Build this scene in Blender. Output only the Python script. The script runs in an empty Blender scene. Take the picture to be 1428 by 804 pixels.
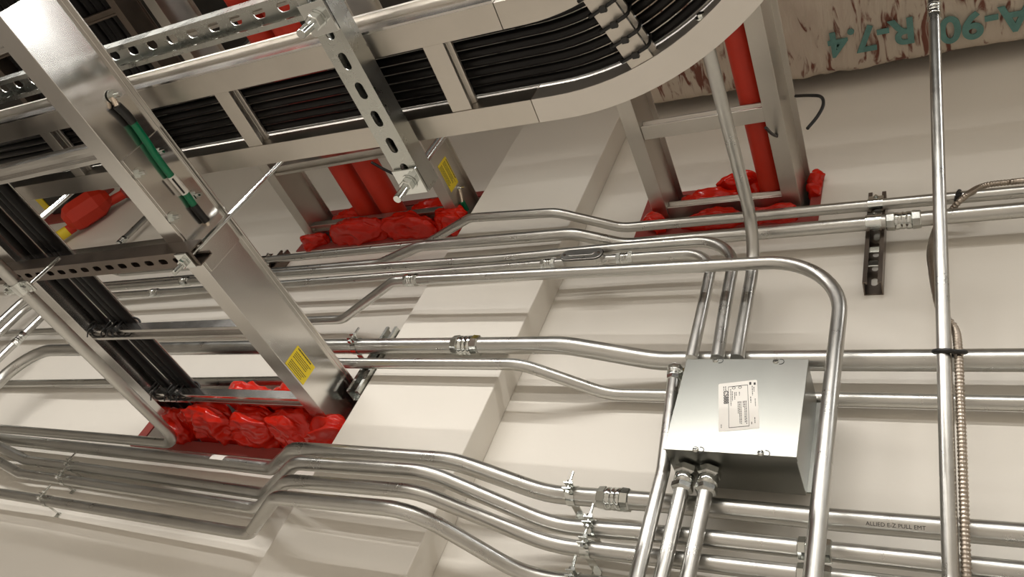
import bpy, bmesh, math, random
from mathutils import Vector, Matrix, noise
random.seed(7)
scn = bpy.context.scene
COL = scn.collection
V3 = Vector
# ------------------------------------------------------------------ camera
# world: x right along the wall, y into the wall (wall face is y = 0), z up; the eye is at z = 0, 1.35 m from the wall
W_IMG, H_IMG, F_PX, D = 1428.0, 804.0, 1071.74, 1.35
EX = V3((0.8610138, -0.04631139, -0.50646865))
EY = V3((0.37689537, 0.72673938, 0.57428194))
EZ = V3((0.34147492, -0.68535037, 0.64318718))
M = Matrix((EX, EY, EZ))                       # world = M @ camera ray (x right, y down, z forward)
cam_d = bpy.data.cameras.new('camera'); cam = bpy.data.objects.new('camera', cam_d); COL.objects.link(cam)
cam_d.sensor_width = 36.0; cam_d.lens = 36.0 * F_PX / W_IMG; cam_d.clip_start = 0.02; cam_d.clip_end = 60
R = Matrix((M.col[0], -M.col[1], -M.col[2])).transposed()
cam.matrix_world = Matrix.Translation((0, -D, 0)) @ R.to_4x4()
scn.camera = cam
# ------------------------------------------------------------------ world, exposure
wd = bpy.data.worlds.new('room_air'); scn.world = wd; wd.use_nodes = True
wd.node_tree.nodes['Background'].inputs[0].default_value = (0.9, 0.92, 1, 1)
wd.node_tree.nodes['Background'].inputs[1].default_value = 0.02
vs = scn.view_settings
vs.view_transform = 'Standard'; vs.look = 'None'; vs.gamma = 1.0; vs.use_curve_mapping = False
vs.exposure = 0.2
LAMP_MAIN, LAMP_BACK, LAMP_CEIL = 49.0, 78.0, 15.0

def ray(px, py): return M @ V3(((px - W_IMG/2)/F_PX, (py - H_IMG/2)/F_PX, 1.0))
def W(px, py, off=0.0):
    r = ray(px, py); t = (D - off)/r.y; return V3((r.x*t, -off, r.z*t))
def Pz(px, py, z):
    r = ray(px, py); t = z/r.z; return V3((r.x*t, r.y*t - D, z))
def Px(px, py, x):
    r = ray(px, py); t = x/r.x; return V3((x, r.y*t - D, r.z*t))

# ------------------------------------------------------------------ materials
def mat(name, col, rough=0.5, metal=0.0, var=0.0, vscale=8.0, bump=0.0, bscale=40.0, rvar=0.0, stretch=None, spec=None, emit=None):
    m = bpy.data.materials.new(name); m.use_nodes = True
    nt = m.node_tree; b = nt.nodes['Principled BSDF']
    b.inputs['Base Color'].default_value = (*col, 1); b.inputs['Roughness'].default_value = rough
    b.inputs['Metallic'].default_value = metal
    if spec is not None: b.inputs['Specular IOR Level'].default_value = spec
    if emit:
        b.inputs['Emission Color'].default_value = (*emit[0], 1); b.inputs['Emission Strength'].default_value = emit[1]
    if var or bump or rvar:
        tc = nt.nodes.new('ShaderNodeTexCoord'); mp = nt.nodes.new('ShaderNodeMapping')
        nt.links.new(tc.outputs['Object'], mp.inputs[0])
        if stretch: mp.inputs['Scale'].default_value = stretch
        n = nt.nodes.new('ShaderNodeTexNoise'); n.inputs['Scale'].default_value = vscale; n.inputs['Detail'].default_value = 6
        n.inputs['Roughness'].default_value = 0.65
        nt.links.new(mp.outputs[0], n.inputs['Vector'])
        if var:
            mx = nt.nodes.new('ShaderNodeMix'); mx.data_type = 'RGBA'
            mx.inputs[6].default_value = (*[c*(1-var) for c in col], 1); mx.inputs[7].default_value = (*[min(1, c*(1+var*0.6)) for c in col], 1)
            nt.links.new(n.outputs[0], mx.inputs[0]); nt.links.new(mx.outputs[2], b.inputs['Base Color'])
        if rvar:
            mr = nt.nodes.new('ShaderNodeMapRange'); mr.inputs[3].default_value = max(0.03, rough - rvar); mr.inputs[4].default_value = rough + rvar
            mr.inputs[1].default_value = 0.3; mr.inputs[2].default_value = 0.7
            nt.links.new(n.outputs[0], mr.inputs[0]); nt.links.new(mr.outputs[0], b.inputs['Roughness'])
        if bump:
            n2 = nt.nodes.new('ShaderNodeTexNoise'); n2.inputs['Scale'].default_value = bscale; n2.inputs['Detail'].default_value = 4
            nt.links.new(mp.outputs[0], n2.inputs['Vector'])
            bp = nt.nodes.new('ShaderNodeBump'); bp.inputs['Strength'].default_value = bump; bp.inputs['Distance'].default_value = 0.01
            nt.links.new(n2.outputs[0], bp.inputs['Height']); nt.links.new(bp.outputs[0], b.inputs['Normal'])
    return m
MT = dict(
    wall=mat('painted_wall', (0.80, 0.765, 0.70), 0.55, var=0.03, vscale=1.5, bump=0.03, bscale=60),
    ceiling=mat('dark_ceiling', (0.07, 0.066, 0.062), 0.8, var=0.2),
    floor=mat('floor_tile', (0.40, 0.365, 0.325), 0.5, var=0.15, vscale=2),
    far_wall=mat('far_wall_paint', (0.62, 0.58, 0.52), 0.7, var=0.05),
    galv=mat('galvanized_conduit', (0.56, 0.555, 0.53), 0.31, 1.0, var=0.13, vscale=14, bump=0.02, bscale=120, rvar=0.06),
    galv_dark=mat('dull_galvanized_conduit', (0.47, 0.455, 0.42), 0.33, 1.0, var=0.2, vscale=14, bump=0.04, bscale=120, rvar=0.08),
    zinc=mat('bright_zinc', (0.68, 0.70, 0.68), 0.13, 1.0, var=0.1, vscale=30),
    alu=mat('mill_aluminium', (0.70, 0.685, 0.66), 0.19, 1.0, var=0.07, vscale=5, rvar=0.05),
    alu_dull=mat('oxidised_aluminium', (0.60, 0.565, 0.515), 0.38, 1.0, var=0.16, vscale=7, rvar=0.08),
    alu_satin=mat('satin_aluminium', (0.74, 0.71, 0.67), 0.55, 1.0, var=0.06, vscale=6),
    strut=mat('strut_steel', (0.50, 0.51, 0.48), 0.28, 1.0, var=0.2, vscale=15, rvar=0.06),
    strut_brown=mat('brown_strut_steel', (0.20, 0.165, 0.14), 0.38, 0.9, var=0.25, vscale=20, rvar=0.08),
    box=mat('box_sheet_steel', (0.31, 0.315, 0.295), 0.29, 1.0, var=0.05, vscale=5, rvar=0.02),
    cable=mat('black_cable_jacket', (0.006, 0.0055, 0.0055), 0.30, var=0.3, vscale=12, spec=0.22),
    black=mat('black_plastic', (0.010, 0.010, 0.010), 0.42),
    red_bag=mat('red_plastic_film', (0.58, 0.013, 0.003), 0.13, spec=0.38, var=0.25, vscale=9, bump=0.10, bscale=45),
    red_plate=mat('red_painted_plate', (0.30, 0.055, 0.045), 0.5, var=0.12),
    red_cable=mat('red_cable_jacket', (0.60, 0.030, 0.008), 0.5, var=0.15, vscale=10),
    yellow=mat('yellow_sticker', (0.85, 0.66, 0.03), 0.45),
    paper=mat('white_label_paper', (0.86, 0.84, 0.80), 0.55),
    ink=mat('label_ink', (0.03, 0.03, 0.03), 0.6),
    green=mat('green_wire_jacket', (0.0, 0.17, 0.075), 0.35),
    copper=mat('tinned_copper_lug', (0.72, 0.62, 0.52), 0.25, 1.0),
    flex=mat('flexible_metal_armour', (0.46, 0.40, 0.34), 0.3, 1.0, var=0.15, vscale=30),
    teal=mat('teal_stencil_ink', (0.13, 0.29, 0.27), 0.7, var=0.5, vscale=26),
    lamp_body=mat('lamp_housing', (0.8, 0.8, 0.8), 0.5),
    lamp_glow=mat('lamp_diffuser', (0.9, 0.9, 0.9), 0.5, emit=((1.0, 0.93, 0.83), 5.0)),
)
def foil_material():
    m = bpy.data.materials.new('wrinkled_duct_facing'); m.use_nodes = True
    nt = m.node_tree; b = nt.nodes['Principled BSDF']; L = nt.links.new
    tc = nt.nodes.new('ShaderNodeTexCoord'); mp = nt.nodes.new('ShaderNodeMapping'); mp.inputs['Scale'].default_value = (9, 2.2, 9)
    L(tc.outputs['Object'], mp.inputs[0])
    n = nt.nodes.new('ShaderNodeTexNoise'); n.inputs['Scale'].default_value = 4.5; n.inputs['Detail'].default_value = 8; n.inputs['Distortion'].default_value = 0.8
    L(mp.outputs[0], n.inputs['Vector'])
    g = nt.nodes.new('ShaderNodeTexNoise'); g.inputs['Scale'].default_value = 2.2; L(tc.outputs['Object'], g.inputs['Vector'])
    mul = nt.nodes.new('ShaderNodeMath'); mul.operation = 'MULTIPLY_ADD'; mul.inputs[1].default_value = 0.55; L(g.outputs[0], mul.inputs[0]); L(n.outputs[0], mul.inputs[2])
    cr = nt.nodes.new('ShaderNodeValToRGB')
    cr.color_ramp.elements[0].position = 0.50; cr.color_ramp.elements[0].color = (0.60, 0.53, 0.45, 1)
    cr.color_ramp.elements[1].position = 0.94; cr.color_ramp.elements[1].color = (0.17, 0.06, 0.04, 1)
    e = cr.color_ramp.elements.new(0.85); e.color = (0.55, 0.48, 0.40, 1)
    L(mul.outputs[0], cr.inputs[0]); L(cr.outputs[0], b.inputs['Base Color'])
    b.inputs['Roughness'].default_value = 0.38; b.inputs['Metallic'].default_value = 0.25
    bp = nt.nodes.new('ShaderNodeBump'); bp.inputs['Strength'].default_value = 0.5; bp.inputs['Distance'].default_value = 0.012
    L(n.outputs[0], bp.inputs['Height']); L(bp.outputs[0], b.inputs['Normal'])
    return m
MT['foil'] = foil_material()

# ------------------------------------------------------------------ mesh builder
class MB:
    def __init__(s): s.v = []; s.f = []; s.sm = []
    def add(s, vs, fs, smooth=False):
        o = len(s.v); s.v += [V3(v) for v in vs]
        for f in fs: s.f.append([i + o for i in f]); s.sm.append(smooth)
        return s
    def box(s, a, b, bev=0.0):
        x0, y0, z0 = [min(p, q) for p, q in zip(a, b)]; x1, y1, z1 = [max(p, q) for p, q in zip(a, b)]
        if bev <= 0:
            vs = [(x0,y0,z0),(x1,y0,z0),(x1,y1,z0),(x0,y1,z0),(x0,y0,z1),(x1,y0,z1),(x1,y1,z1),(x0,y1,z1)]
            return s.add(vs, [(0,3,2,1),(4,5,6,7),(0,1,5,4),(1,2,6,5),(2,3,7,6),(3,0,4,7)])
        bm = bmesh.new(); bmesh.ops.create_cube(bm, size=1.0)
        for v in bm.verts: v.co = V3(((x0+x1)/2 + v.co.x*(x1-x0), (y0+y1)/2 + v.co.y*(y1-y0), (z0+z1)/2 + v.co.z*(z1-z0)))
        bmesh.ops.bevel(bm, geom=bm.edges[:], offset=bev, segments=2, affect='EDGES', profile=0.5)
        s.add_bm(bm); return s
    def add_bm(s, bm, smooth=False):
        bm.verts.ensure_lookup_table(); bm.verts.index_update()
        s.add([v.co.copy() for v in bm.verts], [[v.index for v in f.verts] for f in bm.faces], smooth); bm.free(); return s
    def prism(s, poly, a, b, up):
        """extrude a closed 2D polygon (u, w) from point a to b; w follows 'up', u = dir x up"""
        a = V3(a); b = V3(b); d = (b - a).normalized(); w = V3(up); w = (w - d*w.dot(d)).normalized(); u = d.cross(w)
        n = len(poly)
        vs = [a + u*p[0] + w*p[1] for p in poly] + [b + u*p[0] + w*p[1] for p in poly]
        fs = [(i, (i+1) % n, n + (i+1) % n, n + i) for i in range(n)] + [tuple(range(n-1, -1, -1)), tuple(range(n, 2*n))]
        return s.add(vs, fs)
    def rev(s, prof, a, axis, seg=24, smooth=True, rot=0.0, caps=True):
        """lathe: prof = [(distance along axis, radius)]"""
        a = V3(a); d = V3(axis).normalized(); t = V3((0, 0, 1)) if abs(d.z) < 0.9 else V3((1, 0, 0)); u = d.cross(t).normalized(); w = d.cross(u)
        vs = []; fs = []
        for h, r in prof:
            for k in range(seg):
                an = rot + 2*math.pi*k/seg; vs.append(a + d*h + (u*math.cos(an) + w*math.sin(an))*r)
        for i in range(len(prof)-1):
            for k in range(seg):
                k2 = (k+1) % seg; fs.append((i*seg+k, i*seg+k2, (i+1)*seg+k2, (i+1)*seg+k))
        s.add(vs, fs, smooth)
        if caps:
            m = (len(prof)-1)*seg
            s.add(vs[:seg], [tuple(range(seg-1, -1, -1))]); s.add(vs[m:m+seg], [tuple(range(seg))])
        return s
    def cyl(s, a, b, r, seg=16, smooth=True, rot=0.0):
        a = V3(a); b = V3(b); return s.rev([(0, r), ((b-a).length, r)], a, b-a, seg, smooth, rot)
    def tube(s, pts, r, seg=16, caps=True, rfun=None):
        pts = [V3(p) for p in pts]; n = len(pts)
        T = []
        for i in range(n):
            t = (pts[min(i+1, n-1)] - pts[max(i-1, 0)]); T.append(t.normalized())
        ref = V3((0, 0, 1)) if abs(T[0].z) < 0.9 else V3((0, 1, 0))
        u = (ref - T[0]*ref.dot(T[0])).normalized(); vs = []; fs = []
        for i in range(n):
            if i:
                q = T[i-1].rotation_difference(T[i]); u = q @ u; u = (u - T[i]*u.dot(T[i])).normalized()
            w = T[i].cross(u); rr = rfun(i) if rfun else r
            for k in range(seg):
                an = 2*math.pi*k/seg; vs.append(pts[i] + (u*math.cos(an) + w*math.sin(an))*rr)
        for i in range(n-1):
            for k in range(seg):
                k2 = (k+1) % seg; fs.append((i*seg+k, i*seg+k2, (i+1)*seg+k2, (i+1)*seg+k))
        s.add(vs, fs, True)
        if caps:
            s.add(vs[:seg], [tuple(range(seg-1, -1, -1))]); s.add(vs[-seg:], [tuple(range(seg))])
        return s
    def ring(s, c, axis, r0, r1, h, seg=28, a0=0.0, a1=2*math.pi, ref=None):
        """flat band (open or closed ring) of inner radius r0, outer r1, width h, centred on c"""
        c = V3(c); d = V3(axis).normalized(); t = V3(ref) if ref else (V3((0,0,1)) if abs(d.z) < 0.9 else V3((1,0,0)))
        u = (t - d*t.dot(d)).normalized(); w = d.cross(u); full = abs(a1-a0-2*math.pi) < 1e-6; n = seg if full else seg+1
        vs = []; fs = []
        for k in range(n):
            an = a0 + (a1-a0)*k/seg; e = u*math.cos(an) + w*math.sin(an)
            for rr, hh in ((r0,-h/2),(r1,-h/2),(r1,h/2),(r0,h/2)): vs.append(c + e*rr + d*hh)
        for k in range(seg):
            k2 = (k+1) % n
            for j in range(4): fs.append((k*4+j, k2*4+j, k2*4+(j+1) % 4, k*4+(j+1) % 4))
        if not full: fs += [(3,2,1,0), tuple(seg*4+j for j in range(4))]
        s.add(vs, fs, False); return s
    def build(s, name, material, parent=None, origin=None, bevel=0.0):
        me = bpy.data.meshes.new(name)
        o0 = V3(origin) if origin is not None else V3((0, 0, 0))
        if parent is not None and origin is None: o0 = V3(parent.get('_o', (0, 0, 0)))
        me.from_pydata([tuple(v - o0) for v in s.v], [], s.f); me.update()
        bm = bmesh.new(); bm.from_mesh(me); bmesh.ops.recalc_face_normals(bm, faces=bm.faces[:]); bm.to_mesh(me); bm.free()
        me.polygons.foreach_set('use_smooth', s.sm)
        me.materials.append(material if not isinstance(material, str) else MT[material])
        o = bpy.data.objects.new(name, me); COL.objects.link(o)
        if parent is not None: o.parent = parent; o['_o'] = tuple(parent.get('_o', (0, 0, 0)))
        else: o.location = o0; o['_o'] = tuple(o0)
        if bevel:
            md = o.modifiers.new('soft_edge', 'BEVEL'); md.width = bevel; md.segments = 2; md.limit_method = 'ANGLE'; md.angle_limit = math.radians(40)
        return o
def tag(o, label, cat, group=None, kind=None):
    if label: o['label'] = label
    if cat: o['category'] = cat
    if group: o['group'] = group
    if kind: o['kind'] = kind
    return o
def empty(name, loc, label, cat, group=None):
    o = bpy.data.objects.new(name, None); COL.objects.link(o); o.location = loc; o['_o'] = tuple(loc); o.empty_display_size = 0.05
    return tag(o, label, cat, group)
def structure(name, mb, m, bevel=0): o = mb.build(name, m, bevel=bevel); o['kind'] = 'structure'; return o
def fillet(pts, rad):
    pts = [V3(p) for p in pts]; n = len(pts)
    if not isinstance(rad, (list, tuple)): rad = [rad]*n
    out = [pts[0]]
    for i in range(1, n-1):
        a, b, c = pts[i-1], pts[i], pts[i+1]; d1 = (a-b); d2 = (c-b); l1, l2 = d1.length, d2.length; d1.normalize(); d2.normalize()
        ang = d1.angle(d2)
        if ang > math.radians(179.6) or rad[i] <= 0: out.append(b); continue
        t = rad[i]/math.tan(ang/2); t = min(t, 0.49*l1 if i > 1 else 0.98*l1, 0.49*l2 if i < n-2 else 0.98*l2)
        r = t*math.tan(ang/2); bis = (d1+d2).normalized(); ce = b + bis*(r/math.sin(ang/2))
        s0 = (b + d1*t) - ce; s1 = (b + d2*t) - ce; tot = s0.angle(s1); ax = s0.cross(s1).normalized()
        k = max(4, int(math.degrees(tot)/6))
        for j in range(k+1): out.append(ce + Matrix.Rotation(tot*j/k, 3, ax) @ s0)
    out.append(pts[-1]); return out
def spline(pts, n=10):
    pts = [V3(p) for p in pts]; P = [pts[0]*2-pts[1]] + pts + [pts[-1]*2-pts[-2]]; out = []
    for i in range(1, len(P)-2):
        for j in range(n):
            t = j/n; a, b, c, d = P[i-1:i+3]
            out.append(0.5*((2*b) + (c-a)*t + (2*a-5*b+4*c-d)*t*t + (3*b-a-3*c+d)*t**3))
    out.append(pts[-1]); return out

# ------------------------------------------------------------------ setting
XL, XR, YB, ZF, ZC = -9.0, 3.5, -7.0, -1.5, 3.7
PIL = (-1.437, -1.024, 0.085)
OPEN = dict(a=(-2.33, -1.465, 0.875, 1.066), b=(-2.285, -1.468, 1.838, 2.03), c=(-0.805, -0.352, 1.742, 1.893))
FRAME = dict(a=(-2.372, -1.441, 0.838, 1.080), b=(-2.318, -1.445, 1.802, 2.062), c=(-0.842, -0.325, 1.704, 1.912))
def wall_with_holes():
    xs = sorted({XL, XR} | {v for o in OPEN.values() for v in o[:2]}); zs = sorted({ZF, ZC} | {v for o in OPEN.values() for v in o[2:]})
    mb = MB(); T = 0.16
    def hole(i, j):
        if not (0 <= i < len(xs)-1 and 0 <= j < len(zs)-1): return None
        cx, cz = (xs[i]+xs[i+1])/2, (zs[j]+zs[j+1])/2
        return any(o[0] < cx < o[1] and o[2] < cz < o[3] for o in OPEN.values())
    for i in range(len(xs)-1):
        for j in range(len(zs)-1):
            if hole(i, j): continue
            a, b, c, d = xs[i], xs[i+1], zs[j], zs[j+1]
            mb.add([(a,0,c),(b,0,c),(b,0,d),(a,0,d)], [(0,1,2,3)]); mb.add([(a,T,c),(b,T,c),(b,T,d),(a,T,d)], [(3,2,1,0)])
            for di, dj, e in ((-1,0,((a,c),(a,d))),(1,0,((b,c),(b,d))),(0,-1,((a,c),(b,c))),(0,1,((a,d),(b,d)))):
                h = hole(i+di, j+dj)
                if h or h is None:
                    p, q = e; mb.add([(p[0],0,p[1]),(q[0],0,q[1]),(q[0],T,q[1]),(p[0],T,p[1])], [(0,1,2,3)])
    bm = bmesh.new()
    vv = [bm.verts.new(v) for v in mb.v]
    for f in mb.f: bm.faces.new([vv[i] for i in f])
    bmesh.ops.remove_doubles(bm, verts=bm.verts[:], dist=1e-5)
    return MB().add_bm(bm)
structure('wall_front', wall_with_holes(), 'wall')
structure('trim_1', MB().box((PIL[0], -PIL[2], ZF), (PIL[1], -0.0005, ZC)), 'wall', bevel=0.003)
structure('floor', MB().box((XL, YB, ZF-0.1), (XR, 0, ZF)), 'floor')
structure('ceiling', MB().box((XL, YB, ZC), (XR, 0, ZC+0.1)), 'ceiling')
structure('wall_back', MB().box((XL, YB-0.1, ZF), (XR, YB, ZC)), 'far_wall')
structure('wall_left', MB().box((XL-0.1, YB, ZF), (XL, 0, ZC)), 'far_wall')
structure('wall_right', MB().box((XR, YB, ZF), (XR+0.1, 0, ZC)), 'far_wall')

# ------------------------------------------------------------------ lamps of the room (hung below the ceiling, behind and above the viewer)
def strip_lamp(x, y, z, ln, power, label):
    r = empty('strip_lamp', (x, y, z), label, 'lamp', None)
    h = ln/2
    MB().box((x-h-0.02, y-0.07, z+0.012), (x+h+0.02, y+0.07, z+0.06), 0.008).build('housing', 'lamp_body', r)
    MB().box((x-h, y-0.055, z), (x+h, y+0.055, z+0.012), 0.004).build('diffuser', 'lamp_glow', r)
    for sx in (-0.4, 0.4): MB().cyl((x+sx*ln, y, z+0.06), (x+sx*ln, y, ZC), 0.003, 8).build('hanger', 'zinc', r)
    ld = bpy.data.lights.new('lamp_light', 'AREA'); ld.shape = 'RECTANGLE'; ld.size = ln; ld.size_y = 0.11; ld.energy = power; ld.color = (1.0, 0.962, 0.905)
    lo = bpy.data.objects.new('lamp_light', ld); COL.objects.link(lo); lo.location = (0, 0, -0.004); lo.parent = r
    return r
for lx, wh in ((-2.75, 'left one'), (-0.65, 'middle one'), (1.45, 'right one')):
    strip_lamp(lx, -2.3, 2.17, 1.9, LAMP_MAIN*(0.20 if lx > 1 else 1.0), 'suspended strip lamp in the row nearest behind the viewer, ' + wh)
    strip_lamp(lx, -5.2, 2.45, 1.9, LAMP_BACK*(0.35 if lx > 1 else 1.0), 'suspended strip lamp in the far back row, ' + wh)
def ceiling_panel(x, y, power):
    r = empty('ceiling_panel_lamp', (x, y, ZC), 'square ceiling panel lamp to the right of the viewer', 'lamp')
    MB().box((x-.62, y-.32, ZC-.03), (x+.62, y+.32, ZC-.001), .004).build('frame', 'lamp_body', r)
    MB().box((x-.59, y-.29, ZC-.034), (x+.59, y+.29, ZC-.03)).build('diffuser', 'lamp_glow', r)
    ld = bpy.data.lights.new('lamp_light', 'AREA'); ld.shape = 'RECTANGLE'; ld.size = 1.16; ld.size_y = .56; ld.energy = power; ld.color = (.93, .97, 1.0)
    lo = bpy.data.objects.new('lamp_light', ld); COL.objects.link(lo); lo.location = (0, 0, -.038); lo.parent = r
ceiling_panel(2.3, -1.15, LAMP_CEIL)

# ------------------------------------------------------------------ insulated duct (upper right)
def duct():
    x0, x1, y0, y1, z0, z1 = -0.985, 1.6, -0.62, -0.055, 2.375, 2.75
    nx, ny = 150, 40
    bm = bmesh.new()
    def P(a, b, c):
        v = V3((a, b, c)); q = noise.noise(V3((a*9, b*3, c*9)))*0.006 + noise.noise(V3((a*30, b*8, c*20)))*0.003
        crush = max(0.0, 1 - abs(a + 0.50)/0.30)
        q += crush*noise.noise(V3((a*28, b*16, c*20)))*0.016
        return v, q
    per = []
    r = 0.035
    def arc(cy, cz, a0, a1):
        for k in range(6):
            t = a0 + (a1-a0)*k/5; per.append((cy + r*math.cos(t), cz + r*math.sin(t)))
    def seg(p, q, n):
        for k in range(1, n): per.append((p[0] + (q[0]-p[0])*k/n, p[1] + (q[1]-p[1])*k/n))
    arc(y1-r, z0+r, 0, -math.pi/2); seg((y1-r, z0), (y0+r, z0), 36); arc(y0+r, z0+r, -math.pi/2, -math.pi)
    seg((y0, z0+r), (y0, z1-r), 16); arc(y0+r, z1-r, math.pi, math.pi/2); arc(y1-r, z1-r, math.pi/2, 0)
    cy, cz = (y0+y1)/2, (z0+z1)/2
    rows = []
    for i in range(nx+1):
        x = x0 + (x1-x0)*i/nx; row = []
        for (py, pz) in per:
            v, q = P(x, py, pz); n = V3((0, py-cy, pz-cz)).normalized(); row.append(bm.verts.new(v + n*q))
        rows.append(row)
    m = len(per)
    for i in range(nx):
        for k in range(m): bm.faces.new((rows[i][k], rows[i][(k+1) % m], rows[i+1][(k+1) % m], rows[i+1][k]))
    bm.faces.new(rows[0][::-1]); bm.faces.new(rows[-1])
    o = MB().add_bm(bm, True).build('insulated_duct', 'foil', origin=(0.3, -0.3, 2.375))
    tag(o, 'foil faced insulated duct with teal stencilled lettering, high along the wall', 'duct')
    return o
DUCT = duct()
def text_mesh(txt, size, extrude, name, material, parent, mw, bold=False):
    cu = bpy.data.curves.new(name, 'FONT'); cu.body = txt; cu.size = size; cu.extrude = extrude; cu.align_x = 'CENTER'; cu.align_y = 'CENTER'
    if bold: cu.offset = size*0.025
    t = bpy.data.objects.new(name, cu); COL.objects.link(t); bpy.context.view_layer.update()
    me = bpy.data.meshes.new_from_object(t.evaluated_get(bpy.context.evaluated_depsgraph_get()))
    bpy.data.objects.remove(t); bpy.data.curves.remove(cu)
    me.transform(mw)
    if parent is not None: me.transform(Matrix.Translation(-V3(parent['_o'])))
    me.materials.clear(); me.materials.append(MT[material])
    o = bpy.data.objects.new(name, me); COL.objects.link(o)
    if parent is not None: o.parent = parent; o['_o'] = parent['_o']
    return o
def basis(x, y, loc):
    x = V3(x).normalized(); y = V3(y).normalized(); z = x.cross(y)
    return Matrix.Translation(loc) @ Matrix((x, y, z)).transposed().to_4x4()
DZ = 2.3685
for txt, px, py in (('R-7.4', 1214, 51), ('A-90', 1372, 31)):
    c = Pz(px, py, DZ)
    text_mesh(txt, 0.112, 0.002, 'stencil_lettering', 'teal', DUCT, basis((-1, 0.0, 0), (0, 1, 0), c), True)

# ------------------------------------------------------------------ cable trays
def rail_sweep(path, z0, prof):
    """sweep profile [(n, z)] along a horizontal polyline; n is to the left of the travel direction"""
    path = [V3(p) for p in path]; m = len(prof); vs = []; fs = []
    for i, p in enumerate(path):
        d1 = (path[i]-path[i-1]).normalized() if i else (path[1]-path[0]).normalized()
        d2 = (path[i+1]-path[i]).normalized() if i < len(path)-1 else d1
        d = (d1+d2).normalized(); nn = V3((-d.y, d.x, 0))/max(0.3, d.dot(d1))
        for a, z in prof: vs.append(V3((p.x, p.y, 0)) + nn*a + V3((0, 0, z0+z)))
    for i in range(len(path)-1):
        for k in range(m): fs.append((i*m+k, i*m+(k+1) % m, (i+1)*m+(k+1) % m, (i+1)*m+k))
    fs += [tuple(range(m-1, -1, -1)), tuple((len(path)-1)*m+k for k in range(m))]
    return MB().add(vs, fs)
def z_profile(fl, h, lip, side=1, t=0.004):
    """bottom flange of width fl to +side*..., web at 0, top lip the other way"""
    s = side
    return [(0, 0), (s*fl, 0), (s*fl, t), (s*t, t), (s*t, h), (-s*lip, h), (-s*lip, h-t), (0, h-t)]
RUNG = [(-0.021, 0), (0.021, 0), (0.021, 0.006), (0.013, 0.010), (0.013, 0.020), (0.021, 0.024), (0.021, 0.030), (-0.021, 0.030), (-0.021, 0.024), (-0.013, 0.020), (-0.013, 0.010), (-0.021, 0.006)]
RUNG_G = [(-0.019, 0), (-0.009, 0), (-0.009, 0.012), (0.009, 0.012), (0.009, 0), (0.019, 0), (0.019, 0.028), (-0.019, 0.028)]
def bolt(parent, p, axis, r=0.007, ln=0.018, name='bolt', m='zinc'):
    a = V3(axis).normalized(); p = V3(p); mb = MB()
    mb.rev([(0, r*1.5), (0.002, r*1.5)], p, a, 16); mb.rev([(0.002, r), (0.002+r*0.9, r)], p, a, 6, False); mb.rev([(0.002, r*0.5), (ln, r*0.5)], p, a, 10)
    return mb.build(name, m, parent)
def y_tray(label, xl, xr, z, ys, y_end, fl, h, rungs, m, rung_m=None, groove=True):
    """tray running into the wall; left web at xl, right web at xr, y from ys (room) to y_end (in the wall)"""
    root = empty('cable_tray', ((xl+xr)/2, ys, z), label, 'cable tray', 'trays running into the wall')
    for x in (xl, xr):
        rail_sweep([(x, ys, 0), (x, y_end, 0)], z, z_profile(fl, h, 0.016, 1)).build('side_rail', m, root, bevel=0.0012)
    for y in rungs:
        MB().prism(RUNG_G if groove else RUNG, (xl+0.0005, y, z+0.005), (xr-0.005, y, z+0.005), (0, 0, 1)).build('rung', rung_m or m, root, bevel=0.001)
    return root
TA = y_tray('shiny aluminium tray with green bonding wire on its side, black cables along its left', -2.206, -1.500, 0.928, -1.262, 0.10, 0.058, 0.132, (-0.14, -0.42, -0.69, -0.955, -1.215), 'alu')
TB = y_tray('aluminium tray carrying two thick red cables, left of the white pilaster', -2.232, -1.522, 1.860, -1.55, 0.10, 0.048, 0.125, (-0.055, -0.34, -0.625, -0.91, -1.2, -1.48), 'alu_dull')
TC = y_tray('narrow aluminium tray with one red cable, right of the white pilaster', -0.742, -0.371, 1.768, -1.35, 0.10, 0.045, 0.118, (-0.03, -0.31, -0.59, -0.87, -1.15), 'alu_dull', groove=False)
# splice plate, bolts, sticker on the near rail of TA
XW = -1.4995
def on_web(px, py, x=XW): return Px(px, py, x)
sp0, sp1 = on_web(197, 200), on_web(318, 352)
MB().box((XW, sp0.y, 0.934), (XW+0.003, sp1.y, 1.050), 0.001).build('splice_plate', 'alu', TA)
for px, py in ((222, 212), (194, 242), (272, 272), (241, 303), (158, 134)): bolt(TA, on_web(px, py, XW+0.003), (1, 0, 0), 0.0095, 0.024)
def sticker(parent, cpx, cpy, x, ln, wd, name='warning_sticker'):
    c = Px(cpx, cpy, x); s = MB().box((x, c.y-ln/2, c.z-wd/2), (x+0.0006, c.y+ln/2, c.z+wd/2)).build(name, 'yellow', parent); s['label'] = 'yellow warning sticker with black print'
    mb = MB(); rows = 11
    for i in range(rows):
        if i in (1, 6): continue
        zz = c.z + wd*(0.42 - 0.84*i/(rows-1)); hh = wd*(0.030 if i == 0 else 0.016)
        y = c.y - ln*0.42; end = c.y + ln*random.uniform(0.25, 0.43)
        while y < end:
            w = ln*random.uniform(0.03, 0.09); mb.box((x+0.0006, y, zz-hh), (x+0.0009, min(y+w, end), zz+hh)); y += w + ln*0.014
    mb.build('sticker_print', 'ink', s)
sticker(TA, 419, 509, XW, 0.085, 0.062)
sticker(TB, 625, 243, -1.5215, 0.11, 0.062)

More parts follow.
